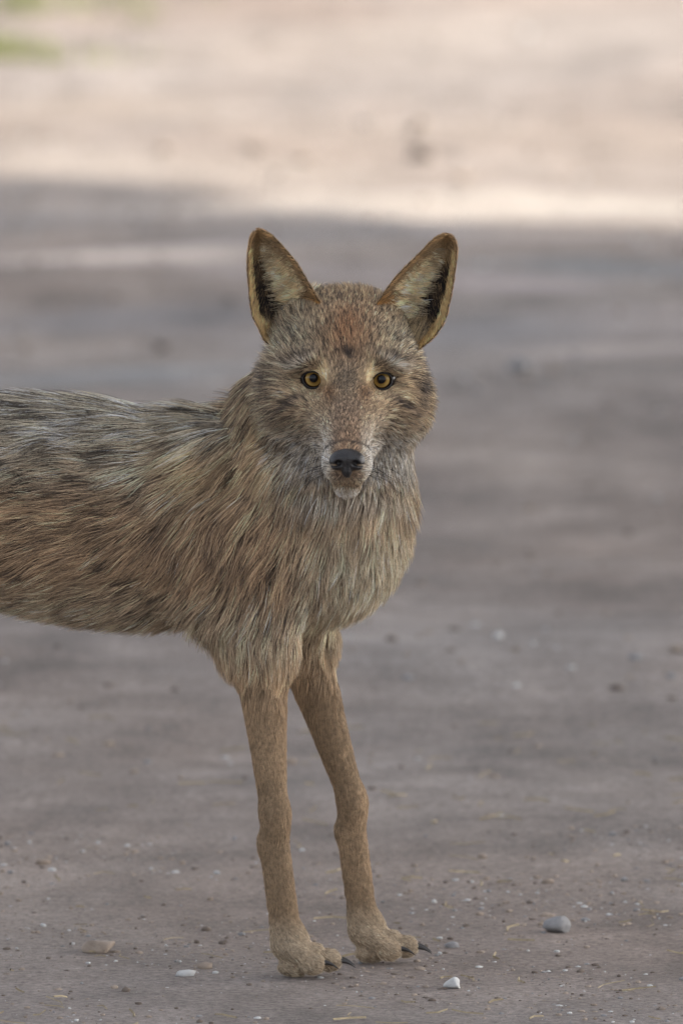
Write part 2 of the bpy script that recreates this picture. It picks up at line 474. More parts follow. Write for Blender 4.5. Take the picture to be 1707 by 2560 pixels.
# fore legs (body faces right)
def foreleg(y, dx, lift=0):
    F_ = (-.25, 0, -1)
    cap((-.075 + dx * .2, y, .37), (-.072 + dx * .5, y, .285), .042, .029, .03, F_)
    cap((-.072 + dx * .5, y, .285), (-.062 + dx, y - .004, .145), .0225, .0110, .02, (0, 0, -1))
    ell((-.092 + dx * .5, y, .285), (.013, .011, .018), .012, (0, 0, -1))                       # point of the elbow
    ell((-.060 + dx, y - .004, .136), (.0120, .0125, .018), .012, (0, 0, -1))                   # wrist
    ell((-.0700 + dx, y - .004, .114), (.0050, .0055, .007), .006, (0, 0, -1))                   # carpal pad
    cap((-.060 + dx, y - .004, .125), (-.050 + dx, y - .004, .045), .0100, .0100, .008, (0, 0, -1))
    cap((-.070 + dx, y - .004, .120), (-.060 + dx, y - .004, .045), .0048, .0048, .008, (0, 0, -1))  # tendon
    paw(-.047 + dx, y - .004)
def paw(x, y):
    ell((x - .001, y, .030), (.017, .0145, .017), .01, (1, 0, -.6))
    for oy, ox, oz in ((-.0175, .014, 0), (-.0062, .028, .0015), (.0062, .028, .0015), (.0175, .014, 0)):
        cap((x, y + oy * .6, .026), (x + ox * .75, y + oy * .95, .020 + oz), .0085, .0075, .003, (1, 0, -.5))
        ell((x + ox + .004, y + oy, .0135 + oz), (.0112, .0066, .0098), .0022, (1, 0, -.5))
    ell((x + .002, y, .009), (.014, .013, .008), .004, (1, 0, 0))
FORE = [(BY - .052, .004), (BY + .045, .070)]
for y, dx in FORE: foreleg(y, dx)
# hind legs
def hindleg(y, dx):
    cap((-.545 + dx * .2, y, .385), (-.500 + dx * .6, y, .285), .062, .040, .03, (-.5, 0, -1))
    cap((-.500 + dx * .6, y, .285), (-.610 + dx, y, .165), .034, .0165, .02, (-.5, 0, -1))
    cap((-.618 + dx, y, .160), (-.590 + dx, y, .040), .0155, .0135, .01, (0, 0, -1))
    paw(-.590 + dx, y)
HIND = [(BY - .035, -.03), (BY + .055, .05)]
for y, dx in HIND: hindleg(y, dx)
# tail
tl = [(-.630, BY + .02, .440), (-.685, BY + .02, .390), (-.720, BY + .02, .300), (-.735, BY + .02, .200)]
for a, b, r0, r1 in zip(tl, tl[1:], (.026, .030, .034), (.030, .034, .020)): cap(a, b, r0, r1, .02)

def surface_nets(F, X, Y, Z):
    ins = F < 0
    nx, ny, nz_ = F.shape
    cnt = np.zeros((nx - 1, ny - 1, nz_ - 1), np.int8)
    for i in (0, 1):
        for j in (0, 1):
            for k in (0, 1):
                cnt += ins[i:nx - 1 + i, j:ny - 1 + j, k:nz_ - 1 + k]
    act = (cnt > 0) & (cnt < 8)
    I, J, K = np.where(act)
    vid = np.full(act.shape, -1, np.int64); vid[I, J, K] = np.arange(len(I))
    acc = np.zeros((len(I), 3)); w = np.zeros(len(I))
    cor = [(a, b, c) for a in (0, 1) for b in (0, 1) for c in (0, 1)]
    for a in cor:
        for ax in range(3):
            if a[ax]: continue
            b = list(a); b[ax] = 1
            fa = F[I + a[0], J + a[1], K + a[2]]; fb = F[I + b[0], J + b[1], K + b[2]]
            m = (fa < 0) != (fb < 0)
            t = np.where(m, fa / np.where(m, fa - fb, 1), 0)
            pa = np.stack([X[I + a[0]], Y[J + a[1]], Z[K + a[2]]], -1); pb = np.stack([X[I + b[0]], Y[J + b[1]], Z[K + b[2]]], -1)
            acc += np.where(m[:, None], pa + (pb - pa) * t[:, None], 0); w += m
    V = acc / w[:, None]
    quads = []
    for ax in range(3):
        A = [slice(None)] * 3; B = [slice(None)] * 3
        A[ax] = slice(0, -1); B[ax] = slice(1, None)
        fa, fb = ins[tuple(A)], ins[tuple(B)]
        i, j, k = np.where(fa != fb)
        o1, o2 = [(1, 2), (2, 0), (0, 1)][ax]
        c = [i, j, k]
        ok = (c[o1] > 0) & (c[o2] > 0) & (c[o1] < F.shape[o1] - 1) & (c[o2] < F.shape[o2] - 1)
        i, j, k = i[ok], j[ok], k[ok]; flip = fb[i, j, k]
        def g(d1, d2):
            cc = [i.copy(), j.copy(), k.copy()]; cc[o1] -= d1; cc[o2] -= d2
            return vid[cc[0], cc[1], cc[2]]
        qd = np.stack([g(1, 1), g(0, 1), g(0, 0), g(1, 0)], -1)
        qd[flip] = qd[flip][:, ::-1]
        quads.append(qd)
    return V, np.concatenate(quads)
BV, BQ = surface_nets(FIELD, XS, YS, ZS)

def ear_edges(side):
    if side < 0:
        outer = [(700, 880), (668, 860), (656, 848), (646, 819), (631, 795), (624, 751), (620, 701), (618, 659), (621, 618), (628, 588), (645, 574)]
        inner = [(785, 812), (808, 792), (814, 770), (796, 750), (776, 714), (756, 679), (739, 653), (716, 625), (688, 595), (666, 579), (652, 574), (645, 574)]
    else:
        outer = [(1040, 880), (1076, 852), (1095, 832), (1114, 800), (1125, 751), (1133, 709), (1138, 668), (1143, 623), (1138, 598), (1127, 588), (1115, 586)]
        inner = [(960, 812), (938, 792), (932, 768), (948, 750), (962, 727), (976, 706), (1006, 673), (1041, 640), (1079, 601), (1097, 590), (1107, 586), (1115, 586)]
    return np.array(outer, float), np.array(inner, float)
def resamp(P, n):
    s = np.concatenate([[0], np.cumsum(np.linalg.norm(np.diff(P, axis=0), axis=1))]); s /= s[-1]
    t = np.linspace(0, 1, n)
    return np.stack([np.interp(t, s, P[:, 0]), np.interp(t, s, P[:, 1])], -1)
NV, NU = 34, 21
EARS = []
def build_ear(side):
    outer, inner = ear_edges(side)
    O, I_ = resamp(outer, NV), resamp(inner, NV)
    for A in (O, I_):
        for _ in range(1): A[1:-2] = .25 * A[:-3] + .5 * A[1:-2] + .25 * A[2:-1]
    front = np.zeros((NV, NU, 3)); back = np.zeros((NV, NU, 3))
    for a in range(NV):
        v = a / (NV - 1)
        wpx = np.linalg.norm(O[a] - I_[a]) / SC
        for b in range(NU):
            u = b / (NU - 1)
            p = O[a] * (1 - u) + I_[a] * u
            y0 = .040 + .030 * v + .010 * (1 - u) * (1 - v)
            prof = math.sin(math.pi * u ** .75) ** .8
            y = y0 + prof * wpx * .62
            front[a, b] = at_y(p[0], p[1], y)
            th = .0030 * min(1, (1 - abs(2 * u - 1)) * 5 + .25)
            back[a, b] = at_y(p[0], p[1], y + th)
    V_ = np.concatenate([front.reshape(-1, 3), back.reshape(-1, 3)])
    N = NV * NU; f = []
    for a in range(NV - 1):
        for b in range(NU - 1):
            i = a * NU + b
            qf = (i, i + 1, i + NU + 1, i + NU); qb = (i + N, i + NU + N, i + NU + 1 + N, i + 1 + N)
            if side > 0: qf, qb = qf[::-1], qb[::-1]
            f.append(qf); f.append(qb)
        for b in (0, NU - 1):
            i = a * NU + b
            qd = (i, i + NU, i + NU + N, i + N)
            if (b == 0) != (side < 0): qd = qd[::-1]
            f.append(qd)
    return front, back, V_, np.array(f)
allV, allQ = [BV], [BQ]
o_ = len(BV)
for side in (-1, 1):
    fr, bk, v_, f_ = build_ear(side)
    EARS.append((side, fr, bk)); allV.append(v_); allQ.append(f_ + o_); o_ += len(v_)
CV = np.concatenate(allV); CQ = np.concatenate(allQ)

# ------------------------------------------------------------------ markings: colour and length by place on the animal
def sm(a, b, x): 
    t = np.clip((x - a) / (b - a), 0, 1); return t * t * (3 - 2 * t)
def gauss(px, py, cx, cy, rx, ry, ang=0):
    c_, s_ = math.cos(math.radians(ang)), math.sin(math.radians(ang))
    dx, dy = px - cx, py - cy
    a = (dx * c_ + dy * s_) / rx; b = (-dx * s_ + dy * c_) / ry
    return np.exp(-(a * a + b * b))
def vnoise(p, s, seed=0):
    r = np.random.default_rng(seed); v = np.zeros(len(p))
    for _ in range(10):
        k = r.normal(size=3); k /= np.linalg.norm(k); k *= s * r.uniform(.6, 1.5)
        v += np.sin(p @ k + r.uniform(0, 6.28))
    return v / 3.2
TAN = np.array([.45, .305, .185]); RUST = np.array([.36, .175, .075]); GREYC = np.array([.45, .37, .25]); CREAM = np.array([.66, .57, .43])
DARK = np.array([.035, .028, .026]); BROWN = np.array([.25, .16, .09]); WHITE = np.array([.72, .67, .58]); BLUEG = np.array([.52, .46, .38])
def markings(p):
    """returns under, mid, tip colours, darkness share and length for root points"""
    n = len(p); px, py = to_px(p); X, Y, Z = p[:, 0], p[:, 1], p[:, 2]
    head = sm(-.06, -.02, X - (Y - .05) * .3) * sm(.405, .43, Z) * sm(.135, .10, Y)
    head = head * (Y < .14)
    ax = np.abs(px - 867)
    def put(a, w, c): 
        return a * (1 - w[:, None]) + np.array(c)[None] * w[:, None]
    # --- body
    mid = np.tile(TAN, (n, 1)); tip = np.tile(DARK * 1.3, (n, 1)); und = np.tile(np.array([.16, .13, .11]), (n, 1)); dk = np.full(n, .30)
    L = np.full(n, .034)
    top = sm(.40, .475, Z) * (Y > -.2)
    mid = put(mid, top * .85, CREAM * 1.15); dk = dk + .20 * top; und = put(und, top * .6, [.07, .065, .065]); L = L + .014 * top
    low = sm(.36, .30, Z)
    mid = put(mid, low * .5, CREAM); tip = put(tip, low, TAN)
    chest = sm(-.06, .01, X) * sm(.46, .36, Z)
    L = L - .010 * chest
    mid = put(mid, chest * .8, [.60, .50, .36]); tip = put(tip, chest * .75, CREAM); dk = dk * (1 - .7 * chest); und = put(und, chest * .7, [.30, .24, .17])
    leg = sm(.345, .225, Z)
    legc = np.array([.40, .275, .165])
    front_ = sm(-.02, .03, vnoise(p, 45, 31))
    legc = legc[None] * (1 - .18 * front_[:, None])
    mid = mid * (1 - leg[:, None]) + legc * leg[:, None]; tip = tip * (1 - leg[:, None]) + legc * 1.25 * leg[:, None]; und = und * (1 - leg[:, None]) + legc * .75 * leg[:, None]; dk = dk * (1 - .8 * leg)
    inn = leg * sm(BY - .05, BY - .02, Y) * (Y < BY) ; mid = put(mid, inn * .6, CREAM); tip = put(tip, inn * .6, CREAM)
    L = L * (1 - leg) + (.0048 + .008 * sm(.20, .27, Z)) * leg
    pw = sm(.06, .03, Z); mid = put(mid, pw * .6, CREAM); tip = put(tip, pw * .6, CREAM); L = L * (1 - pw) + .0042 * pw
    tail = (X < -.66); L[tail] = .042; dk[tail] = .4
    tt = tail & (Z < .25); dk[tt] = .95; mid[tt] = DARK
    # --- neck ruff
    neck = sm(.40, .44, Z) * sm(-.17, -.12, X) * (1 - head)
    mid = put(mid, neck * .85, [.50, .345, .20]); L = L * (1 - neck) + .042 * neck; dk = dk * (1 - neck) + (.22 + .25 * sm(.46, .50, Z)) * neck; und = put(und, neck * .8, [.27, .20, .12])
    mane = sm(.452, .475, Z) * sm(-.070, -.105, X) * (1 - head)
    mid = put(mid, mane * .8, CREAM * 1.05); dk = dk * (1 - mane) + .48 * mane; und = put(und, mane * .6, [.07, .065, .065])
    # --- head
    h = head
    def H(w, c, amt=1.0, t=None, u=None, d=None):
        nonlocal mid, tip, und, dk
        w = w * h * amt
        if d is not None: dk = dk * (1 - w) + d * w
        mid = put(mid, w, c)
        if t is not None: tip = put(tip, w, t)
        if u is not None: und = put(und, w, u)
    H(np.ones(n), [.48, .335, .20], 1, [.06, .042, .03], [.075, .053, .034])
    dk = dk * (1 - h) + .40 * h
    Lh = np.full(n, .0098)
    grz = gauss(px, py, 735, 850, 70, 70) + gauss(px, py, 1000, 850, 70, 70)
    H(np.clip(grz, 0, 1), GREYC * 1.12, .8); dk += .10 * np.clip(grz, 0, 1) * h
    red = gauss(px, py, 868, 838, 50, 78)
    H(red, [.46, .245, .125], .95, [.17, .08, .035])
    H(gauss(px, py, 868, 735, 80, 30), [.50, .35, .20], .7)
    H(gauss(px, py, 867, 950, 42, 60), [.31, .235, .16], .9, [.10, .075, .055])         # between the eyes
    for s in (-1, 1):
        e = 867 + s * 88; 
        m = lambda dx: 867 + s * dx
        H(gauss(px, py, m(55), 940, 18, 27, -14 * s), [1.0, .74, .42], 1.0, [.95, .70, .4], [.7, .5, .28], 0)
        H(gauss(px, py, m(114), 911, 32, 7, 24 * s), BLUEG * 1.25, .8, BLUEG, None, .1)
        H(gauss(px, py, m(116), 900, 30, 6, 26 * s), DARK * 2, .7, DARK, DARK, .6)
        H(gauss(px, py, m(41), 936, 8, 32), DARK * 3, .6, DARK * 1.5)
        H(gauss(px, py, m(46), 985, 20, 30, 12 * s), [.23, .115, .05], .85, [.17, .085, .04], [.11, .055, .025])
        H(gauss(px, py, m(100), 988, 44, 16, -14 * s), [.62, .46, .29], .85, [.5, .37, .24], None, .1)
        H(gauss(px, py, m(122), 1008, 28, 9, 40 * s), DARK * 2, .85, DARK, DARK * 2, .6)
        H(gauss(px, py, m(150), 960, 30, 40), [.40, .30, .19], .5)
        H(gauss(px, py, m(190), 960, 30, 60), [.46, .34, .19], .7)
        H(gauss(px, py, m(160), 955, 9, 44, 12 * s), DARK * 2, .85, DARK, DARK * 2, .6)
        H(gauss(px, py, m(203), 1000, 10, 60, 10 * s), DARK * 2, .75, DARK, DARK * 2, .6)
        H(gauss(px, py, m(105), 1130, 85, 62), WHITE, .9, WHITE, [.5, .42, .32])
        H(gauss(px, py, m(55), 1160, 34, 32), WHITE, .9, WHITE * .9, [.4, .33, .26])
    bridge = sm(978, 1015, py) * sm(42, 26, ax) * (py < 1190) * (Y < -.005)
    H(bridge, [.36, .255, .17], .9, [.24, .155, .10], [.17, .11, .07])
    H(gauss(px, py, 867, 1110, 34, 60), [.42, .26, .15], .7, [.27, .155, .09])
    chin = sm(1205, 1240, py); H(chin, WHITE, .9, WHITE, [.5, .42, .32]); dk = dk * (1 - .8 * chin * h)
    H(gauss(px, py, 868, 889, 13, 10), DARK, .8, DARK, DARK * 2, .8)
    # lengths on the head
    crown = gauss(px, py, 867, 720, 110, 30); Lh += .007 * crown
    side = sm(85, 190, ax) * sm(820, 900, py); Lh += .018 * side
    Lh += .012 * sm(1150, 1300, py) * sm(-.02, .02, Y)
    muz = sm(.0, -.03, Y); Lh = Lh * (1 - muz) + .0045 * muz
    br = gauss(px, py, 867, 960, 60, 60); Lh = Lh * (1 - .5 * br)
    for s in (-1, 1):
        ey = gauss(px, py, 867 + s * 88, 952, 44, 40); Lh = Lh * (1 - .68 * ey)
    L = L * (1 - h) + Lh * h
    # lips
    lip = np.exp(-((Z - (.4525 + (Y + .04) * -.45)) / .0022) ** 2) * (Y < 0) * (Y > -.09)
    mid = put(mid, lip * .9, DARK); tip = put(tip, lip * .9, DARK); und = put(und, lip * .9, DARK)
    return und, mid, tip, np.clip(dk, 0, 1), L, h

NOSE = np.array([HX, -.098, .455])
NECKDIR = np.array([-.55, .1, -.8])
def flow_field(p):
    n = len(p); x, y, z = (p[:, i].astype(np.float32) for i in range(3))
    acc = np.zeros((n, 3)); 
    rad = p - NOSE; rad /= np.linalg.norm(rad, axis=1)[:, None] + 1e-9
    axx = np.abs(p[:, 0] - HX)
    hd = rad.copy()
    hd[:, 2] -= .75 * sm(.03, .065, axx) * sm(.545, .51, p[:, 2])
    hd[:, 0] += .55 * np.sign(p[:, 0] - HX) * sm(.03, .065, axx)
    hd[:, 2] -= .9 * sm(.47, .43, p[:, 2]) * sm(-.03, .03, p[:, 1])
    hd[:, 2] += .5 * sm(.56, .60, p[:, 2])
    for f, fl in PRIMS:
        w = np.exp(-np.clip(f(x, y, z), -.01, 1) / .012)[:, None]
        if isinstance(fl, str): v = hd
        else:
            v = np.array(fl, float); v = v / np.linalg.norm(v)
        acc += w * v
    return acc / (np.linalg.norm(acc, axis=1)[:, None] + 1e-9)

# body mesh with its skin colours
mskin, nt, bs = new_mat('coat_skin')
at = nt.nodes.new('ShaderNodeAttribute'); at.attribute_name = 'coat'
nn = ramp(nt, nz(nt, 320, 4, .7, mapping(nt, (1, 1, 1))), [(.35, .55), (.65, 1.25)])
nt.links.new(mix(nt, 1.0, at.outputs['Color'], nn, 'MULTIPLY'), bs.inputs['Base Color'])
bs.inputs['Roughness'].default_value = .85; bs.inputs['Specular IOR Level'].default_value = .15

coyote = bpy.data.objects.new('coyote', None); COL.objects.link(coyote); coyote.location = (-.06, BY, 0)
tag(coyote, 'grizzled tan and grey coyote standing in the shade, ears up, staring at the viewer', 'coyote')
OFF = np.array([-.06, BY, 0])
body = mesh_obj('body', CV - OFF, CQ, mskin, coyote)
tri = np.concatenate([CQ[:, [0, 1, 2]], CQ[:, [0, 2, 3]]])
nb_tri = np.concatenate([np.arange(len(CQ)) < len(BQ)] * 2)
vn = np.zeros_like(CV)
fnrm = np.cross(CV[tri[:, 1]] - CV[tri[:, 0]], CV[tri[:, 2]] - CV[tri[:, 0]])
for i in range(3): np.add.at(vn, tri[:, i], fnrm)
vn /= np.linalg.norm(vn, axis=1)[:, None] + 1e-12
# make sure normals point outwards
if np.mean(np.sum(vn[:len(BV)] * (BV - BV.mean(0)), 1)) < 0:
    vn[:len(BV)] *= -1; body.data.flip_normals()
und, mid, tip, dk, L, h = markings(CV)
coat = .55 * und + .3 * mid
EYES = [(781.5, 948.5), (955.6, 951.6)]
coat_rgba = np.concatenate([coat, np.ones((len(CV), 1))], 1)
# ears: dark bare hollow, tan rims
e0 = len(BV)
for side, fr, bk in EARS:
    uu = np.tile(np.linspace(0, 1, NU), NV); vv = np.repeat(np.linspace(0, 1, NV), NU)
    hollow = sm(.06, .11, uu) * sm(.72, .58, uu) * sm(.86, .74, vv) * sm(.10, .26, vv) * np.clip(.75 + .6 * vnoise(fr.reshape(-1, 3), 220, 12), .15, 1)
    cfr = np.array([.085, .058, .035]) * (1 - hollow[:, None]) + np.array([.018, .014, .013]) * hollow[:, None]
    coat_rgba[e0:e0 + NV * NU, :3] = cfr
    coat_rgba[e0 + NV * NU:e0 + 2 * NV * NU, :3] = [.15, .10, .055]
    e0 += 2 * NV * NU
ca = body.data.color_attributes.new('coat', 'FLOAT_COLOR', 'POINT')
if len(body.data.vertices) == len(coat_rgba):
    ca.data.foreach_set('color', coat_rgba.astype(np.float32).ravel())

# ------------------------------------------------------------------ eyes
def lid_outline(s):
    """eye opening in metres around the iris centre, s = -1 left, +1 right of the face"""
    pts = []
    for t in np.linspace(0, 2 * math.pi, 40, endpoint=False):
        x, z = math.cos(t), math.sin(t)
        rx, rz = .0071, (.0058 if z > 0 else .0068)
        X, Z = rx * np.sign(x) * abs(x) ** .95, rz * z
        inner = max(0, -x)            # towards the nose: pulled down to the tear duct
        X -= .0022 * inner ** 3; Z -= .0030 * inner ** 3
        outer = max(0, x); X += .0006 * outer ** 3; Z += .0004 * outer ** 3
        pts.append((X * s, Z))
    return pts
meye, nt, bs = new_mat('eyeball')
tc = nt.nodes.new('ShaderNodeTexCoord')
sep = nt.nodes.new('ShaderNodeSeparateXYZ'); nt.links.new(tc.outputs['Object'], sep.inputs[0])
cx = nt.nodes.new('ShaderNodeCombineXYZ'); nt.links.new(sep.outputs[0], cx.inputs[0]); nt.links.new(sep.outputs[2], cx.inputs[1])
ln = nt.nodes.new('ShaderNodeVectorMath'); ln.operation = 'LENGTH'; nt.links.new(cx.outputs[0], ln.inputs[0])
mr = nt.nodes.new('ShaderNodeMapRange'); mr.inputs['From Max'].default_value = .010; nt.links.new(ln.outputs['Value'], mr.inputs[0])
nrm = nt.nodes.new('ShaderNodeVectorMath'); nrm.operation = 'NORMALIZE'; nt.links.new(cx.outputs[0], nrm.inputs[0])
streak = nz(nt, 9, 4, .7, nrm.outputs[0])
sc_ = nt.nodes.new('ShaderNodeMath'); sc_.operation = 'MULTIPLY_ADD'; sc_.inputs[1].default_value = .05; nt.links.new(streak, sc_.inputs[0]); nt.links.new(mr.outputs[0], sc_.inputs[2])
iris = ramp(nt, sc_.outputs[0], [(0, (.004, .004, .005)), (.375, (.004, .004, .005)), (.42, (.16, .085, .02)), (.50, (.25, .155, .04)), (.66, (.34, .22, .065)), (.70, (.22, .12, .03)), (.74, (.02, .012, .008)), (1, (.012, .009, .008))])
st = ramp(nt, streak, [(.3, .75), (.7, 1.2)])
nt.links.new(mix(nt, .6, iris, st, 'MULTIPLY'), bs.inputs['Base Color'])
bs.inputs['Roughness'].default_value = .25
bs.inputs['Specular IOR Level'].default_value = 0.0; bs.inputs['Coat Weight'].default_value = .8; bs.inputs['Coat Roughness'].default_value = .02; bs.inputs['Coat IOR'].default_value = 1.38
mlid, nt, bs = new_mat('eyelid_skin'); bs.inputs['Base Color'].default_value = (.012, .010, .010, 1); bs.inputs['Roughness'].default_value = .7
ER = .0125
for s, (px, py) in zip((-1, 1), EYES):
    c_surf = at_y(px, py, -.0015)
    ctr = c_surf + np.array([0, ER, 0])
    # eyeball: lathe about its own -Y axis
    vs, fs = [], []
    R_, A_ = 40, 48
    for i in range(R_ + 1):
        ph = i / R_ * math.pi * .75
        rr = ER * math.sin(ph); yy = -ER * math.cos(ph)
        if rr < .0075: yy -= .0010 * (1 - (rr / .0075) ** 2)
        for j in range(A_):
            a = j / A_ * 2 * math.pi; vs.append((rr * math.cos(a), yy, rr * math.sin(a)))
    for i in range(R_):
        for j in range(A_):
            fs.append((i * A_ + j, i * A_ + (j + 1) % A_, (i + 1) * A_ + (j + 1) % A_, (i + 1) * A_ + j))
    eye = mesh_obj('eye', vs, fs, meye, coyote)
    eye.location = ctr - OFF
    # the animal looks at the camera: slightly up and inwards
    eye.rotation_euler = (math.radians(-5), 0, math.radians(-4 * s))
    # lids: a ring from the opening back onto the face
    ol = lid_outline(s); n = len(ol); vs, fs = [], []
    rings = [(1.0, -.0006, .0), (1.0, .0002, .0), (1.04, .0016, .0), (1.16, .0021, .0), (1.42, .0014, .0), (1.7, -.0035, 0), (2.2, -.012, 0)]
    for sc2, hgt, _ in rings:
        for (X, Z) in ol:
            up = max(0.0, Z) / .0058
            o_x = max(0.0, X * s) / .0077; k2 = 1 + (sc2 - 1) * (1 - .55 * o_x ** 2)
            X2, Z2 = X * k2, Z * k2
            hg = hgt - .0016 * o_x ** 2 * (sc2 > 1.1) + .0013 * up * (sc2 > 1.02) * (sc2 < 1.5)
            r2 = min(math.hypot(X2, Z2), ER * .98)
            yy = -math.sqrt(max((ER) ** 2 - r2 ** 2, 0)) 
            vs.append((X2, yy - hg, Z2))
    for i in range(len(rings) - 1):
        for j in range(n):
            qd = (i * n + j, i * n + (j + 1) % n, (i + 1) * n + (j + 1) % n, (i + 1) * n + j)
            fs.append(qd if s < 0 else qd[::-1])
    lid = mesh_obj('eyelid', vs, fs, mlid, coyote)
    lid.location = ctr - OFF

# ------------------------------------------------------------------ nose and claws
mnose, nt, bs = new_mat('nose_leather')
bs.inputs['Base Color'].default_value = (.016, .014, .014, 1); bs.inputs['Roughness'].default_value = .42
vor = nt.nodes.new('ShaderNodeTexVoronoi'); vor.inputs['Scale'].default_value = 900
b = nt.nodes.new('ShaderNodeBump'); b.inputs['Strength'].default_value = .6; b.inputs['Distance'].default_value = .0006
tc = nt.nodes.new('ShaderNodeTexCoord'); nt.links.new(tc.outputs['Object'], vor.inputs['Vector'])
nt.links.new(vor.outputs['Distance'], b.inputs['Height']); nt.links.new(b.outputs[0], bs.inputs['Normal'])
def small_grid(lo, hi, h): return [np.arange(lo[i], hi[i], h).astype(np.float32) for i in range(3)]
gx_, gy_, gz_ = small_grid((-.022, -.02, -.020), (.022, .02, .018), .0008)
A, B_, C_ = np.meshgrid(gx_, gy_, gz_, indexing='ij')
def E(c, r): return (np.sqrt(((A - c[0]) / r[0]) ** 2 + ((B_ - c[1]) / r[1]) ** 2 + ((C_ - c[2]) / r[2]) ** 2) - 1) * min(r)
def smn(a, b_, k):
    hh = np.clip(.5 + .5 * (b_ - a) / k, 0, 1); return b_ * (1 - hh) + a * hh - k * hh * (1 - hh)
nf = E((0, .002, .002), (.0135, .011, .0085))
for s in (-1, 1): nf = smn(nf, E((s * .0085, 0, -.001), (.0062, .009, .0068)), .003)
nf = smn(nf, E((0, -.001, -.007), (.0045, .007, .007)), .003)
for s in (-1, 1):
    nf = -smn(-nf, E((s * .0072, -.0095, -.0012), (.0032, .006, .0026)), .0015)
    nf = -smn(-nf, E((s * .0115, -.004, -.003), (.0035, .007, .0012)), .001)
nf = -smn(-nf, E((0, -.011, -.008), (.0007, .005, .010)), .001)
nv_, nq_ = surface_nets(nf.astype(np.float32), gx_, gy_, gz_)
nose = mesh_obj('nose', nv_, nq_, mnose, coyote)
nose.location = np.array([HX, -.0965, .4605]) - OFF
import bmesh
bm = bmesh.new(); bm.from_mesh(nose.data); bmesh.ops.recalc_face_normals(bm, faces=bm.faces); bm.to_mesh(nose.data); bm.free()
mclaw, nt, bs = new_mat('claw_horn'); bs.inputs['Base Color'].default_value = (.03, .025, .022, 1); bs.inputs['Roughness'].default_value = .4
cl_v, cl_f = [], []
for i in range(6):
    t = i / 5
    for j in range(8):
        a = j / 8 * 6.283; r = .0022 * (1 - t) ** .8 + .0002
        cl_v.append((.0125 * t, r * math.cos(a) * .8, r * math.sin(a) - .006 * t * t))
for i in range(5):
    for j in range(8): cl_f.append((i * 8 + j, i * 8 + (j + 1) % 8, (i + 1) * 8 + (j + 1) % 8, (i + 1) * 8 + j))
claw0 = None
for lst, bx_ in ((FORE, -.047), (HIND, -.590)):
    for y, dx in lst:
        yy = y - .004 if bx_ > -.1 else y
        for oy, ox in ((-.0175, .014), (-.0062, .028), (.0062, .028), (.0175, .014)):
            if claw0 is None: c_ = claw0 = mesh_obj('claw', cl_v, cl_f, mclaw, coyote)
            else:
                c_ = claw0.copy(); COL.objects.link(c_); c_.parent = coyote
            c_.location = np.array([bx_ + dx + ox + .0145, yy + oy, .0150]) - OFF

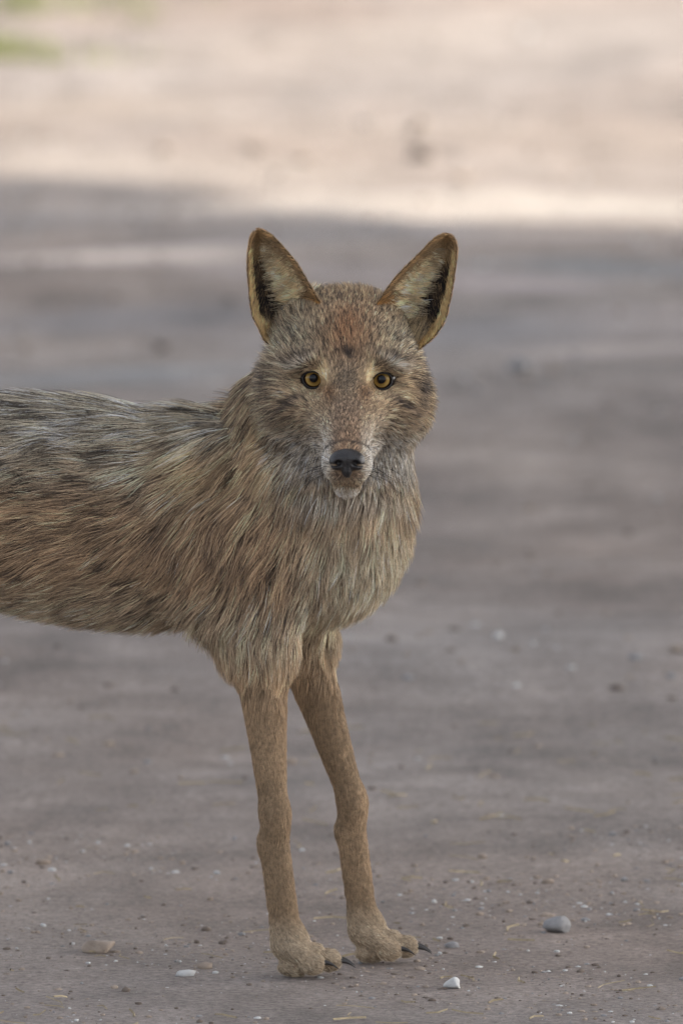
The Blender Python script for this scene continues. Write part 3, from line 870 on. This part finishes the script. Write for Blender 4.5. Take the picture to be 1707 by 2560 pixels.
# ------------------------------------------------------------------ fur strands
KP = 6
def strands_from(root, nrm_, flow, L, lift, und, mid, tip, dark_share, width, clump=.5, clump_n=14, wave=.06, grav=.15, seed=1, lockw=.72):
    r = np.random.default_rng(seed); n = len(root)
    fl = flow - nrm_ * np.sum(flow * nrm_, 1)[:, None]
    fl /= np.linalg.norm(fl, axis=1)[:, None] + 1e-9
    bi = np.cross(nrm_, fl)
    short = sm(.016, .008, L)
    jit = (r.normal(0, .15, n) + .22 * vnoise(root, 160, seed) + .13 * vnoise(root, 60, seed + 7)) * (1 - .55 * short)
    fl = fl * np.cos(jit)[:, None] + bi * np.sin(jit)[:, None]
    L = L * r.uniform(.62, 1.12, n)
    lf = lift * r.uniform(.7, 1.35, n)
    ts = np.linspace(0, 1, KP)
    P = np.zeros((n, KP, 3)); P[:, 0] = root
    d = None
    ph = r.uniform(0, 6.28, n)
    for i in range(1, KP):
        t = ts[i]
        a = lf * (1.25 - .75 * t)
        d = fl * np.cos(a)[:, None] + nrm_ * np.sin(a)[:, None]
        d = d + bi * (np.sin(ph + t * 5) * wave)[:, None]
        d[:, 2] -= grav * t
        d /= np.linalg.norm(d, axis=1)[:, None]
        P[:, i] = P[:, i - 1] + d * (L / (KP - 1))[:, None]
    # locks: strands lean to the tip of a leader
    m = max(8, n // clump_n)
    lead = r.choice(n, m, replace=False)
    kd = kdtree.KDTree(m)
    for j, k in enumerate(lead): kd.insert(root[k], j)
    kd.balance()
    near = np.fromiter((kd.find(p)[1] for p in root.tolist()), dtype=np.int64, count=n)
    T = P[lead[near]] - root[lead[near]][:, None]
    off_ = root - root[lead[near]]
    cl = clump * r.uniform(.5, 1.25, n) * (1 - .6 * short)
    for i in range(1, KP):
        w = np.clip(cl * ts[i] ** 1.3, 0, .95)[:, None]
        tgt = root[lead[near]] + T[:, i] * (L / (L[lead[near]] + 1e-9))[:, None]
        P[:, i] = P[:, i] * (1 - w) + tgt * w
    # colours: lock-wide and strand-wide variation, banded guard hairs
    lock = r.uniform(0, 1, m)[near]
    dark = ((lockw * lock + (1 - lockw) * r.uniform(0, 1, n)) < dark_share)
    pale = (.7 * np.mod(lock * 7.3, 1) + .3 * r.uniform(0, 1, n)) > .74
    var = np.exp(r.normal(0, .20, n) + r.normal(0, .26, m)[near] * (1 - .6 * short))
    C = np.ones((n, KP, 4), np.float32)
    for i, t in enumerate(ts):
        wm = sm(.15, .45, np.full(n, t))[:, None]; wt = (sm(.72, .95, np.full(n, t)) * np.where(dark, 1, .35))[:, None]
        c_ = und * (1 - wm) + mid * wm
        c_ = c_ * (1 - wt) + tip * wt
        dkc = DARK * 1.0 + .09 * mid
        c_ = np.where(dark[:, None], c_ * .45 + dkc * .55 if t < .5 else dkc, c_)
        c_ = np.where((pale & ~dark)[:, None], c_ * .25 + .75 * np.minimum(mid * (1.95 - .75 * short * (root[:, 2] < .3))[:, None], .85), c_)
        C[:, i, :3] = np.clip(c_ * var[:, None], .004, .85)
    W = np.zeros((n, KP), np.float32)
    for i, t in enumerate(ts): W[:, i] = width * (1 - .85 * t ** 1.6) * .5
    return P, C, W
def sample(trimask, dens_fn, total, seed):
    r = np.random.default_rng(seed)
    T = tri[trimask]
    a, b, c = CV[T[:, 0]], CV[T[:, 1]], CV[T[:, 2]]
    area = .5 * np.linalg.norm(np.cross(b - a, c - a), axis=1)
    w = area * dens_fn((a + b + c) / 3); w /= w.sum()
    k = r.choice(len(T), total, p=w)
    u, v = r.uniform(0, 1, total), r.uniform(0, 1, total)
    f = u + v > 1; u[f] = 1 - u[f]; v[f] = 1 - v[f]
    p = a[k] + (b - a)[k] * u[:, None] + (c - a)[k] * v[:, None]
    N = vn[T[k, 0]] * (1 - u - v)[:, None] + vn[T[k, 1]] * u[:, None] + vn[T[k, 2]] * v[:, None]
    return p, N / (np.linalg.norm(N, axis=1)[:, None] + 1e-9)
def eye_keep(p):
    px, py = to_px(p); k = np.ones(len(p), bool)
    for s, (ex, ey) in zip((-1, 1), EYES):
        poly = np.array(lid_outline(s)) * 1.32
        ang = np.arctan2(poly[:, 1], poly[:, 0]); o = np.argsort(ang); rr = np.hypot(poly[:, 0], poly[:, 1])
        dx, dz = (px - ex) / SC, -(py - ey) / SC
        lim = np.interp(np.arctan2(dz, dx), ang[o], rr[o], period=2 * math.pi)
        lim = lim * (1 - .13 * np.clip(dx * s / .008, 0, 1))
        k &= ~((np.hypot(dx, dz) < lim) & (p[:, 1] < .03))
    nd = np.linalg.norm((p - np.array([HX, -.0985, .459])) / np.array([.0135, .012, .010]), axis=1)
    return k & (nd > 1)
body_tri = nb_tri
def dens(c):
    d = np.full(len(c), 1.0)
    hd = (c[:, 0] > -.075) & (c[:, 2] > .43) & (c[:, 1] < .125)
    d[hd] = 4.2
    d[hd & (c[:, 1] < .03)] = 6.5
    d[c[:, 0] < -.33] = .42
    d[(c[:, 1] > BY + .02) & (c[:, 2] < .46) & (c[:, 2] > .3)] *= .5
    return d
NB = 300000
p, N = sample(body_tri, dens, NB, 3)
k = eye_keep(p); p, N = p[k], N[k]
und, mid, tip, dk, L, h = markings(p)
fl = flow_field(p)
px, py = to_px(p)
# around each eye the coat parts and grows away from it
for (ex, ey) in EYES:
    g = gauss(px, py, ex, ey, 38, 34) * h
    rad2 = np.stack([(px - ex), np.zeros(len(px)), -(py - ey)], -1); rad2 /= np.linalg.norm(rad2, axis=1)[:, None] + 1e-9
    fl = fl * (1 - .75 * g[:, None]) + rad2 * (.75 * g[:, None])
crown = gauss(px, py, 867, 715, 110, 30) * h
lift = .36 + .22 * h * sm(90, 190, np.abs(px - 867)) + .55 * crown
lift = lift * (1 - .45 * sm(.31, .24, p[:, 2]))
lift = np.where((h > .5) & (p[:, 1] < -.01), .22, lift)
width = np.where(h > .5, .00036, .00044)
width = np.where(L < .009, .00026, width)
hm = h > .5
parts = [strands_from(p[m_], N[m_], fl[m_], L[m_], lift[m_], und[m_], mid[m_], tip[m_], dk[m_], width[m_], cl_, cn_, seed=sd_, lockw=lw_)
         for m_, cl_, cn_, sd_, lw_ in ((hm, .64, 7, 1, .50), (~hm, .56, 12, 2, .66))]

# ear coat: rims, back, and long pale hairs crossing the hollow
def ear_interp(G, u, v):
    fu, fv = u * (NU - 1), v * (NV - 1)
    i = np.clip(fu.astype(int), 0, NU - 2); j = np.clip(fv.astype(int), 0, NV - 2); a, b = (fu - i)[:, None], (fv - j)[:, None]
    return G[j, i] * (1 - a) * (1 - b) + G[j, i + 1] * a * (1 - b) + G[j + 1, i] * (1 - a) * b + G[j + 1, i + 1] * a * b
for side, fr, bk in EARS:
    r = np.random.default_rng(40 + side)
    def normals(G, u, v, sgn):
        e = .01
        du = ear_interp(G, np.clip(u + e, 0, 1), v) - ear_interp(G, np.clip(u - e, 0, 1), v)
        dv = ear_interp(G, u, np.clip(v + e, 0, 1)) - ear_interp(G, u, np.clip(v - e, 0, 1))
        n_ = np.cross(du, dv); n_ /= np.linalg.norm(n_, axis=1)[:, None] + 1e-12
        return n_ * np.where(n_[:, 1] * sgn < 0, -1, 1)[:, None], du / (np.linalg.norm(du, axis=1)[:, None] + 1e-12), dv / (np.linalg.norm(dv, axis=1)[:, None] + 1e-12)
    def put(n, u, v, G, sgn, flowf, Lf, colf, lift, width, clump, cn, seed, dshare=.12, wave=.05, grav=.05):
        rt = ear_interp(G, u, v); n_, du, dv = normals(G, u, v, sgn)
        c = colf(u, v)
        parts.append(strands_from(rt, n_, flowf(u, v, du, dv), Lf(u, v), np.full(len(u), lift), c * .7, c, c * .9, np.full(len(u), dshare), np.full(len(u), width), clump, cn, wave, grav, seed))
    # short velvet everywhere on the front except the hollow
    n = 16000
    u, v = r.uniform(0, 1, n), r.uniform(0, 1, n) ** .9
    keep = (u < .085) | (u > .60) | (v > .86) | (v < .12)
    keep |= r.uniform(0, 1, n) < .05 + .65 * sm(.66, .80, v) + .5 * sm(.30, .18, v)
    u, v = u[keep], v[keep]
    def velvet(u, v):
        rim = (np.clip(1 - np.minimum(u, 1 - u) / .09, 0, 1) + sm(.80, .93, v))[:, None]
        c = np.array([.33, .20, .09]) * np.clip(rim, 0, 1) + (1 - np.clip(rim, 0, 1)) * np.array([.25, .165, .085])
        pale = ((u < .15) & (v < .6))[:, None]
        c = np.where(pale, c * .4 + .6 * np.array([.56, .37, .16]), c)
        rb = (sm(.72, .85, u) * sm(.38, .20, v))[:, None]; c = c * (1 - rb) + np.array([.38, .19, .06]) * rb
        c = c * np.exp(.22 * vnoise(np.stack([u * 2, v * 12, v], -1), 2.2, 15))[:, None]
        lowo = (sm(.5, .2, u) * sm(.25, .1, v))[:, None]; c = c * (1 - lowo) + np.array([.42, .25, .095]) * lowo
        return c
    put(n, u, v, fr, -1, lambda u, v, du, dv: dv * .9 - du * np.where(u > .5, .5, -.35)[:, None], lambda u, v: (.0048 + .004 * (v < .2)) * (1 - .5 * sm(.92, .99, v)), velvet, .42, .00026, .3, 10, 61 + side)
    # long pale hairs from the inner margin towards the hollow
    n = 5200
    u = .92 - .36 * r.uniform(0, 1, n) ** 1.3; v = r.uniform(.10, .86, n)
    sel = (u < .80 + .06 * r.normal(size=n)) | (v > .36)
    u, v = u[sel], v[sel]; n = len(u)
    sel = v < .74 + .14 * r.uniform(-1, 1, n) - .25 * (u - .6)
    u, v = u[sel], v[sel]
    kk = vnoise(np.stack([u * 2, v * 16, v * 3], -1), 2.2, 77 + side) > -1.5 * r.uniform(.2, 1.6, len(u))
    u, v = u[kk], v[kk]
    def palec(u, v):
        c = np.tile(np.array([.90, .67, .39]), (len(u), 1)) * (1 - .5 * sm(.45, .8, v))[:, None] * np.exp(.28 * vnoise(np.stack([u * 4, v * 22, v * 6], -1), 2.5, 9))[:, None]; t = sm(.3, .12, v)[:, None]
        c = c * (1 - t * .4) + np.array([.4, .28, .14]) * t * .4
        return c * np.where(u > .84, .75, 1)[:, None]
    put(n, u, v, fr, -1, lambda u, v, du, dv: -du + dv * (.22 + .25 * vnoise(np.stack([u * 3, v * 9, v], -1), 3, 5))[:, None], lambda u, v: (.0145 * (1 - .45 * v)) * (1 - .5 * sm(.8, .9, u)) * (1 - .35 * sm(.62, .5, u)), palec, .34, .00042, .85, 30, 71 + side, .10, .10, .12)
    # sparse long hairs crossing the dark hollow
    n = 420
    u = r.uniform(.45, .8, n); v = r.uniform(.15, .82, n)
    put(n, u, v, fr, -1, lambda u, v, du, dv: -du + dv * .35, lambda u, v: .021 * (1 - .4 * v), lambda u, v: np.tile(np.array([.52, .42, .28]), (len(u), 1)), .34, .00030, .7, 7, 171 + side, .1)
    # pale hairs hanging from the outer margin at the bottom
    n = 2600
    u = .01 + .07 * r.uniform(0, 1, n); v = r.uniform(.08, .80, n)
    put(n, u, v, fr, -1, lambda u, v, du, dv: du * .5 + dv * .9, lambda u, v: .0065 + .003 * (v < .4), lambda u, v: np.tile(np.array([.60, .41, .19]), (len(u), 1)), .3, .0003, .6, 16, 81 + side, .15)
    # tufts rising from the base in front of the hollow
    n = 2600
    u = r.uniform(.08, .75, n); v = r.uniform(.02, .15, n)
    put(n, u, v, fr, -1, lambda u, v, du, dv: dv + du * .2, lambda u, v: np.full(len(u), .020), lambda u, v: np.tile(np.array([.38, .28, .16]), (len(u), 1)), .4, .00034, .6, 18, 91 + side, .3)
    # back of the ear
    n = 11000
    u, v = r.uniform(0, 1, n), r.uniform(0, 1, n)
    put(n, u, v, bk, 1, lambda u, v, du, dv: dv, lambda u, v: np.where(v > .93, .003, .0055), lambda u, v: np.tile(np.array([.36, .22, .105]), (len(u), 1)), .3, .0003, .3, 10, 51 + side)
# whiskers
wr = np.random.default_rng(8); n = 34
sd = np.where(np.arange(n) % 2 == 0, -1, 1)
rt = np.stack([HX + sd * .0165, wr.uniform(-.085, -.055, n), wr.uniform(.447, .462, n)], -1)
nn_ = np.tile([0., -.3, 0.], (n, 1)); nn_[:, 0] = sd; nn_ /= np.linalg.norm(nn_, axis=1)[:, None]
fw = np.tile([0., .8, -.35], (n, 1)); blk = np.tile(DARK * .5, (n, 1))
parts.append(strands_from(rt, nn_, fw, np.full(n, .042), np.full(n, .75), blk, blk, blk, np.zeros(n), np.full(n, .0003), 0, 3, .02, .12, 3))

P = np.concatenate([a[0] for a in parts]); C = np.concatenate([a[1] for a in parts]); W = np.concatenate([a[2] for a in parts])
hc = bpy.data.hair_curves.new('fur')
hc.add_curves([KP] * len(P))
hc.points.foreach_set('position', (P.reshape(-1, 3) - OFF).astype(np.float32).ravel())
ra = hc.attributes.get('radius') or hc.attributes.new('radius', 'FLOAT', 'POINT')
ra.data.foreach_set('value', W.ravel())
cc_ = hc.attributes.new('coat', 'FLOAT_COLOR', 'POINT')
cc_.data.foreach_set('color', C.ravel())
fur = bpy.data.objects.new('fur', hc); COL.objects.link(fur); fur.parent = coyote
mf, nt, bs = new_mat('fur')
at = nt.nodes.new('ShaderNodeAttribute'); at.attribute_name = 'coat'
nt.links.new(at.outputs['Color'], bs.inputs['Base Color'])
bs.inputs['Roughness'].default_value = .55; bs.inputs['Specular IOR Level'].default_value = .25
hc.materials.append(mf)
print('strands', len(P), 'body verts', len(CV))
